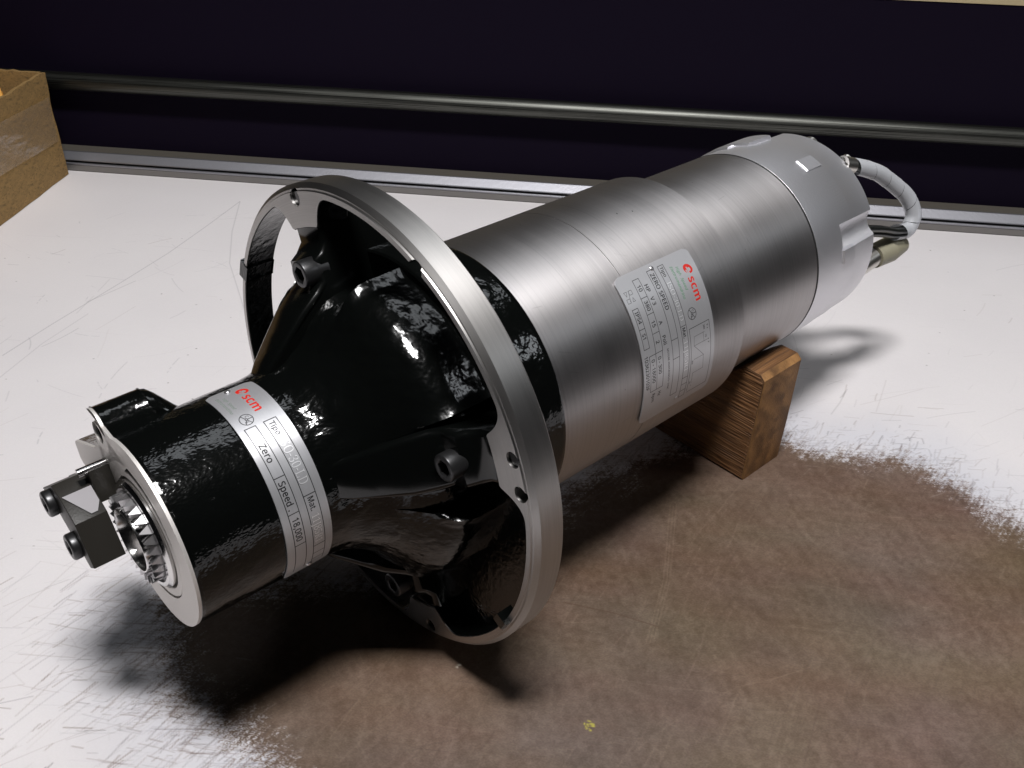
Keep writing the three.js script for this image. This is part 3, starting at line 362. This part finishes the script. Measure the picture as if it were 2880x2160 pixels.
function curvedPlate(s0, s1, a0, a1, r, rc, tex, lift) { // thin sheet with rounded corners following the girth
  const nu = 72, nv = 28, P = [], T = [], I = [], L = (a1 - a0) * D * r, H = s1 - s0;
  const top = [];
  for (let i = 0; i <= nu; i++) for (let j = 0; j <= nv; j++) { const x = L * i / nu; let inset = 0; const ex = Math.min(x, L - x); if (ex < rc) inset = rc - Math.sqrt(Math.max(0, rc * rc - (rc - ex) ** 2)); const y = inset + (H - 2 * inset) * j / nv; const a = a0 + x / r / D; const k = lift ? lift(x / L, y / H) : 0; const p = pt(s0 + y, r + 0.0006 + k, a); P.push(p.x, p.y, p.z); T.push(x / L, y / H); }
  const q = nv + 1, n = (nu + 1) * q; for (let k = 0; k < n; k++) { const [x, y, z] = [P[3 * k], P[3 * k + 1] - AX, P[3 * k + 2]], m = Math.hypot(y, z), f = (m - 0.0006) / m; P.push(x, AX + y * f, z * f); T.push(T[2 * k], T[2 * k + 1]); }
  for (let i = 0; i < nu; i++) for (let j = 0; j < nv; j++) { const a = i * q + j, b = a + q; I.push(a, b, a + 1, a + 1, b, b + 1); I.push(n + a, n + a + 1, n + b, n + a + 1, n + b + 1, n + b); }
  const rim = []; for (let i = 0; i < nu; i++) rim.push([i * q, (i + 1) * q], [i * q + nv, (i + 1) * q + nv]); for (let j = 0; j < nv; j++) rim.push([j, j + 1], [nu * q + j, nu * q + j + 1]); for (const [a, b] of rim) I.push(a, b, n + a, b, n + b, n + a);
  const g = new THREE.BufferGeometry(); g.setAttribute('position', new THREE.Float32BufferAttribute(P, 3)); g.setAttribute('uv', new THREE.Float32BufferAttribute(T, 2)); g.setIndex(I); return toCreasedNormals(g, 35 * D);
}
const plateMat = (m, k) => new THREE.MeshPhysicalMaterial({ map: m, metalnessMap: k, metalness: 0.62, roughness: 0.42, anisotropy: 0.5, anisotropyRotation: Math.PI / 2 });
const rivet = (s, r, a, parent) => { const g = new THREE.SphereGeometry(0.0016, 18, 10, 0, 6.3, 0, 1.57); g.scale(1, 0.6, 1); g.rotateX(a * D); const p = pt(s, r, a); g.translate(p.x, p.y, p.z); part('rivet', g, toothSteel, parent); };
const np = part('name_plate', curvedPlate(0.1302, 0.1915, 38, 104.5, 0.0772, 0.004, null, (u, v) => 0.0004 + 0.0006 * Math.max(0, u - 0.82) / 0.18 + 0.0003 * Math.max(0, 0.06 - u) / 0.06), plateMat(bigMap, bigMetal), sp, 'large curved name plate with red lettering and a table of ratings');
rivet(0.1597, 0.0781, 40.2, np); rivet(0.1605, 0.0781, 100.3, np);
const lp = part('label_plate', curvedPlate(-0.0785, -0.0545, -16, 127, 0.0484, 0.003), plateMat(smallMap, smallMetal), sp, 'narrow curved plate with red lettering round the nose');
rivet(-0.0677, 0.049, -12.6, lp); rivet(-0.0655, 0.049, 120.5, lp);

// ---------------------------------------------------------------- cable loop at the rear
{
  const v0 = 0.04, P = (s, u, v) => V3(s, AX + u, v);
  const path = new THREE.CatmullRomCurve3([P(0.381, 0.0575, 0.031), P(0.397, 0.053, 0.036), P(0.415, 0.0458, 0.042), P(0.430, 0.0355, 0.048), P(0.4405, 0.0263, 0.054), P(0.4455, 0.0175, 0.059), P(0.4462, 0.009, 0.062), P(0.440, 0.002, 0.063), P(0.4255, 0.0035, 0.062), P(0.407, 0.0095, 0.0595), P(0.389, 0.0145, 0.057), P(0.374, 0.018, 0.054)]);
  const cableMat = new THREE.MeshPhysicalMaterial({ color: new THREE.Color(0.01, 0.011, 0.01), roughness: 0.35, clearcoat: 0.4 });
  const fr = path.computeFrenetFrames(400, false);
  const off = (dx, dy) => { const q = []; for (let i = 0; i <= 60; i++) { const k = Math.round(i / 60 * 400); q.push(path.getPointAt(i / 60).add(fr.normals[k].clone().multiplyScalar(dx)).add(fr.binormals[k].clone().multiplyScalar(dy))); } return new THREE.CatmullRomCurve3(q); };
  for (const [dx, dy] of [[0.0021, 0.0014], [-0.0021, 0.0013], [0, -0.0023]]) part('cable', new THREE.TubeGeometry(off(dx, dy), 160, 0.0024, 10), cableMat, sp);
  // spiral wrap: one band wound round the wires
  const t0 = 0.06, t1 = 0.7, turns = 6.6, nt = 34, R0 = 0.0057, Ps = [], Ts = [], Is = [], M = Math.round(turns * nt), pitch = (t1 - t0) / turns;
  const at = (t, th, r) => { t = Math.max(0, Math.min(1, t)); const k = Math.min(400, Math.max(0, Math.round(t * 400))); return path.getPointAt(t).add(fr.normals[k].clone().multiplyScalar(r * Math.cos(th))).add(fr.binormals[k].clone().multiplyScalar(r * Math.sin(th))); };
  const W = 6; for (let i = 0; i <= M; i++) for (let j = 0; j <= W; j++) { const th = i / nt * Math.PI * 2, t = Math.max(t0, Math.min(t1, t0 + pitch * (i / nt - 0.5) + pitch * 0.96 * (j / W))), r = R0 * (1 + 0.05 * j / W); const p = at(t, th, r); Ps.push(p.x, p.y, p.z); Ts.push(i / nt, j / W); }
  for (let i = 0; i < M; i++) for (let j = 0; j < W; j++) { const a = i * (W + 1) + j, b = a + W + 1; Is.push(a, b, a + 1, a + 1, b, b + 1); }
  const g = new THREE.BufferGeometry(); g.setAttribute('position', new THREE.Float32BufferAttribute(Ps, 3)); g.setAttribute('uv', new THREE.Float32BufferAttribute(Ts, 2)); g.setIndex(Is); g.computeVertexNormals();
  part('spiral_wrap', g, new THREE.MeshPhysicalMaterial({ color: new THREE.Color(0.78, 0.8, 0.84), roughness: 0.32, transmission: 0.45, thickness: 0, side: THREE.DoubleSide, specularIntensity: 0.8 }), sp);
  // fittings at the cap
  const fitting = (name, a, b, r0, r1, mat) => { const d = b.clone().sub(a), g2 = new THREE.CylinderGeometry(r1, r0, d.length(), 28, 4); g2.applyQuaternion(new THREE.Quaternion().setFromUnitVectors(V3(0, 1, 0), d.clone().normalize())); const c = a.clone().add(b).multiplyScalar(0.5); g2.translate(c.x, c.y, c.z); return part(name, g2, mat, sp); };
  const beige = new THREE.MeshPhysicalMaterial({ color: new THREE.Color(0.3, 0.28, 0.2), roughness: 0.45 });
  const al = steel({ color: new THREE.Color(0.62, 0.6, 0.56), roughness: 0.35 });
  fitting('connector', P(0.381, -0.021, 0.0525), P(0.409, -0.0128, 0.057), 0.0072, 0.0075, al); fitting('connector_body', P(0.4088, -0.0128, 0.057), P(0.426, -0.0118, 0.059), 0.0088, 0.0096, beige); fitting('connector_boot', P(0.4258, -0.0118, 0.059), P(0.441, -0.0112, 0.061), 0.0096, 0.0066, beige);
  fitting('cable_gland', P(0.382, 0.0572, 0.0313), P(0.391, 0.0548, 0.034), 0.0062, 0.0058, al); fitting('pipe_stub', P(0.380, 0.057, 0.0), P(0.392, 0.0615, -0.001), 0.006, 0.005, al); fitting('hose_barb', P(0.382, 0.0535, 0.029), P(0.392, 0.0588, 0.029), 0.004, 0.0035, al);
}

// ---------------------------------------------------------------- wood block
{
  const o = thing('wood_block', 'worn softwood block propping up the steel motor housing', 'wood block'); o.rotation.y = 42.579 * D;
  const poly = [[0.0755, 0.0002], [0.077, 0.03], [0.0775, 0.0845], [0.0735, 0.0882], [0.0605, 0.0884], [0.0545, 0.0836], [0.044, 0.0742], [0.03, 0.0655], [0.015, 0.0605], [0, 0.0588], [-0.015, 0.0605], [-0.03, 0.0655], [-0.034, 0.066], [-0.034, 0.0002]];
  const g = extrude(poly, 0.0395, 0.0022); // x = V, y = height, z = along the axis
  const p = g.attributes.position; for (let i = 0; i < p.count; i++) { const v = p.getX(i), y = p.getY(i), d = p.getZ(i); p.setXYZ(i, 0.2545 + 0.0395 - d + 0.0022 - 0.0006 * Math.sin(y * 60), y, v); }
  g.scale(1, 1, 1); const idx = g.index; let gg = idx ? g.toNonIndexed() : g; gg.computeVertexNormals(); gg = boxUV(toCreasedNormals(gg, 35 * D));
  const wood = (seed, fu, fv, ring) => dataTex(512, 512, (u, v) => { let g1 = fbm(u * fu, v * fv, seed, 4, fu, fv), streak = fbm(u * fu * 0.5, v * fv * 4, seed + 5, 3, Math.max(1, fu * 0.5), fv * 4); let k = ring ? 0.5 + 0.5 * Math.sin(38 * Math.hypot(u + 0.25, (v - 0.2) * 1.05) + 5 * g1) : streak; const w = 0.58 + (ring ? 0.1 : 0.3) * (k - 0.5) + (ring ? 0.34 : 0.22) * (g1 - 0.5) + 0.06 * (hash(Math.floor(u * 512), Math.floor(v * 512), seed) - 0.5); return [1.0 * w + 0.05, 0.79 * w, 0.53 * w - 0.02]; }, true);
  const endGrain = wood(91, 12, 12, true), side = wood(95, 5, 26, false);
  const fibre = dataTex(256, 512, (u, v) => 0.7 * vnoise(u * 5, v * 90, 97, 5, 90) + 0.3 * vnoise(u * 12, v * 200, 98, 12, 200));
  const sideMat = new THREE.MeshPhysicalMaterial({ color: new THREE.Color(0.44, 0.4, 0.37), map: rep(side, 10, 12), roughness: 0.7, bumpMap: rep(fibre, 10, 14), bumpScale: 0.0012 }), endMat = new THREE.MeshPhysicalMaterial({ color: new THREE.Color(0.72, 0.72, 0.66), map: (() => { const t = rep(endGrain, 11, 11); t.offset.set(0.22, 0); return t; })(), roughness: 0.7, bumpMap: rep(castBump, 40, 40), bumpScale: 0.0003 });
  // end-grain face looks along +V; split the triangles by the way they face
  const n = gg.attributes.normal, e = [], s = []; for (let i = 0; i < n.count; i += 3) { const f = (n.getZ(i) + n.getZ(i + 1) + n.getZ(i + 2)) / 3; (f > 0.6 && gg.attributes.position.getZ(i) > 0.07 ? e : s).push(i, i + 1, i + 2); }
  const pick = (l) => { const q = new THREE.BufferGeometry(); for (const k of ['position', 'normal', 'uv']) { const a = gg.attributes[k], arr = new Float32Array(l.length * a.itemSize); l.forEach((i, j) => { for (let c = 0; c < a.itemSize; c++) arr[j * a.itemSize + c] = a.array[i * a.itemSize + c]; }); q.setAttribute(k, new THREE.BufferAttribute(arr, a.itemSize)); } return q; };
  part('block_body', pick(s), sideMat, o); part('end_grain', pick(e), endMat, o);
}

// ---------------------------------------------------------------- cardboard box
{
  const o = thing('cardboard_box', 'open scuffed cardboard box with clear tape at the back of the bench', 'box'); o.position.set(-0.438, 0, -0.642); o.rotation.y = Math.atan2(-0.118, 0.993); // local z = along the near side, local -x = away
  const cardTex = dataTex(512, 512, (u, v) => { const a = fbm(u * 10, v * 10, 101, 4, 10, 10), b = fbm(u * 40, v * 90, 102, 2, 40, 90), d = fbm(u * 24, v * 24, 104, 3, 24, 24) > 0.66 ? 0.82 : 1; const k = (0.62 + 0.16 * (a - 0.5) + 0.07 * (b - 0.5)) * d; return [k * 0.98, k * 0.78, k * 0.47]; }, true);
  const card = new THREE.MeshStandardMaterial({ map: rep(cardTex, 5, 5), roughness: 0.8, color: new THREE.Color(0.8, 0.8, 0.8) });
  const H = 0.1165, LZ = 0.27, LX = 0.24, T = 0.004;
  const wall = (w, f) => { const g = new THREE.BoxGeometry(w, H, T, 30, 22, 1); const p = g.attributes.position; for (let i = 0; i < p.count; i++) { const x = p.getX(i), y = p.getY(i) + H / 2, [ox, oy] = f(x, y); p.setXYZ(i, x, y + oy, p.getZ(i) + ox); } g.computeVertexNormals(); return g; };
  const rag = (seed) => (x, y) => [0.010 * Math.max(0, y / H - 0.62) ** 1.2 + 0.0016 * (fbm(x * 60 + 9, y * 60, seed, 3) - 0.5), y > H - 0.001 ? 0.0035 * (fbm(x * 160 + 3, 1, seed + 3, 3) - 0.5) : 0.0005];
  const near = wall(LZ, rag(111)); near.rotateY(Math.PI / 2); near.translate(-T / 2, 0, LZ / 2); part('side_wall', near, card, o);
  const far = wall(LZ, rag(113)); far.rotateY(-Math.PI / 2); far.translate(-LX + T / 2, 0, LZ / 2); part('side_wall', far, card, o);
  const back = wall(LX - 2 * T, rag(115)); back.rotateY(Math.PI); back.translate(-LX / 2, 0, T / 2); part('end_wall', back, card, o);
  const front = wall(LX - 2 * T, rag(117)); front.translate(-LX / 2, 0, LZ - T / 2); part('end_wall', front, card, o);
  part('bottom', new THREE.BoxGeometry(LX - 2 * T, T, LZ - 2 * T).translate(-LX / 2, T / 2 + 0.0005, LZ / 2), card, o);
  // wrinkled clear tape over the upper part of the near wall
  const g = new THREE.PlaneGeometry(LZ * 0.96, 0.05, 120, 30); const p = g.attributes.position, R = rng(5);
  for (let i = 0; i < p.count; i++) { const x = p.getX(i), y = p.getY(i), yy = y + 0.078; const w = Math.abs(fbm(x * 14 + y * 30, y * 190 + x * 16, 121, 3) - 0.5); p.setXYZ(i, x, yy - 0.012 * (x / LZ + 0.5), 0.0012 + 0.010 * Math.max(0, yy / H - 0.62) ** 1.2 + 0.006 * Math.max(0, 0.06 - w)); }
  g.computeVertexNormals(); g.rotateY(Math.PI / 2); g.translate(0, 0, LZ / 2); part('packing_tape', g, new THREE.MeshPhysicalMaterial({ color: new THREE.Color(0.95, 0.9, 0.78), transmission: 0.92, thickness: 0, roughness: 0.18, side: THREE.DoubleSide }), o);
  const ob = thing('orange_carton', 'small orange carton inside the open cardboard box', 'carton'); ob.position.set(-0.505, 0.0046, -0.59); ob.rotation.y = 0.5;
  part('carton_body', new RoundedBoxGeometry(0.08, 0.094, 0.06, 2, 0.002).translate(0, 0.047, 0), new THREE.MeshStandardMaterial({ color: new THREE.Color(0.75, 0.3, 0.04), roughness: 0.55 }), ob);
  part('carton_flap', new RoundedBoxGeometry(0.078, 0.003, 0.058, 2, 0.001).translate(0, 0.096, 0), new THREE.MeshStandardMaterial({ color: new THREE.Color(0.85, 0.45, 0.1), roughness: 0.55 }), ob);
}

// ---------------------------------------------------------------- lamps (over the bench, outside the frame)
{
  const o = thing('bench_lamp', 'small rectangular bench lamp over the motor', 'lamp'); const at = V3(...LAMP.at), aim = V3(...LAMP.aim); o.position.copy(at); o.quaternion.setFromUnitVectors(V3(0, -1, 0), aim.clone().sub(at).normalize());
  part('housing', new RoundedBoxGeometry(LAMP.size[0] + 0.03, 0.045, LAMP.size[1] + 0.03, 3, 0.008).translate(0, 0.038, 0), new THREE.MeshStandardMaterial({ color: 0x333333, roughness: 0.5 }), o);
  part('lit_diffuser', new THREE.BoxGeometry(LAMP.size[0], 0.004, LAMP.size[1]).translate(0, 0.012, 0), new THREE.MeshStandardMaterial({ color: 0xffffff, emissive: new THREE.Color(1, 1, 1), emissiveIntensity: 6 }), o);
  const l = new THREE.RectAreaLight(new THREE.Color(1.0, 0.985, 0.985), LAMP.power, LAMP.size[0], LAMP.size[1]); l.position.set(0, 0.008, 0); l.rotation.x = -Math.PI / 2; o.add(l); l.name = 'lamp_light';
}
TUBES.forEach(({ at, size, power }, i) => {
  const o = thing('ceiling_light', i ? 'fluorescent ceiling fitting far to the side of the bench' : 'fluorescent ceiling fitting beyond the backboard', 'ceiling light'); o.position.set(...at);
  part('fitting_body', new THREE.BoxGeometry(size[0] + 0.04, 0.05, size[1] + 0.04).translate(0, 0.035, 0), new THREE.MeshStandardMaterial({ color: 0xdddddd, roughness: 0.6 }), o);
  part('lit_diffuser', new THREE.BoxGeometry(size[0], 0.004, size[1]).translate(0, 0.006, 0), new THREE.MeshStandardMaterial({ color: 0xffffff, emissive: new THREE.Color(0.92, 0.96, 1), emissiveIntensity: 1 }), o);
  const l = new THREE.RectAreaLight(new THREE.Color(0.9, 0.95, 1.0), power, size[0], size[1]); l.position.set(0, 0, 0); l.rotation.x = -Math.PI / 2; l.name = 'tube_light'; o.add(l);
});
renderer.render(scene, camera);
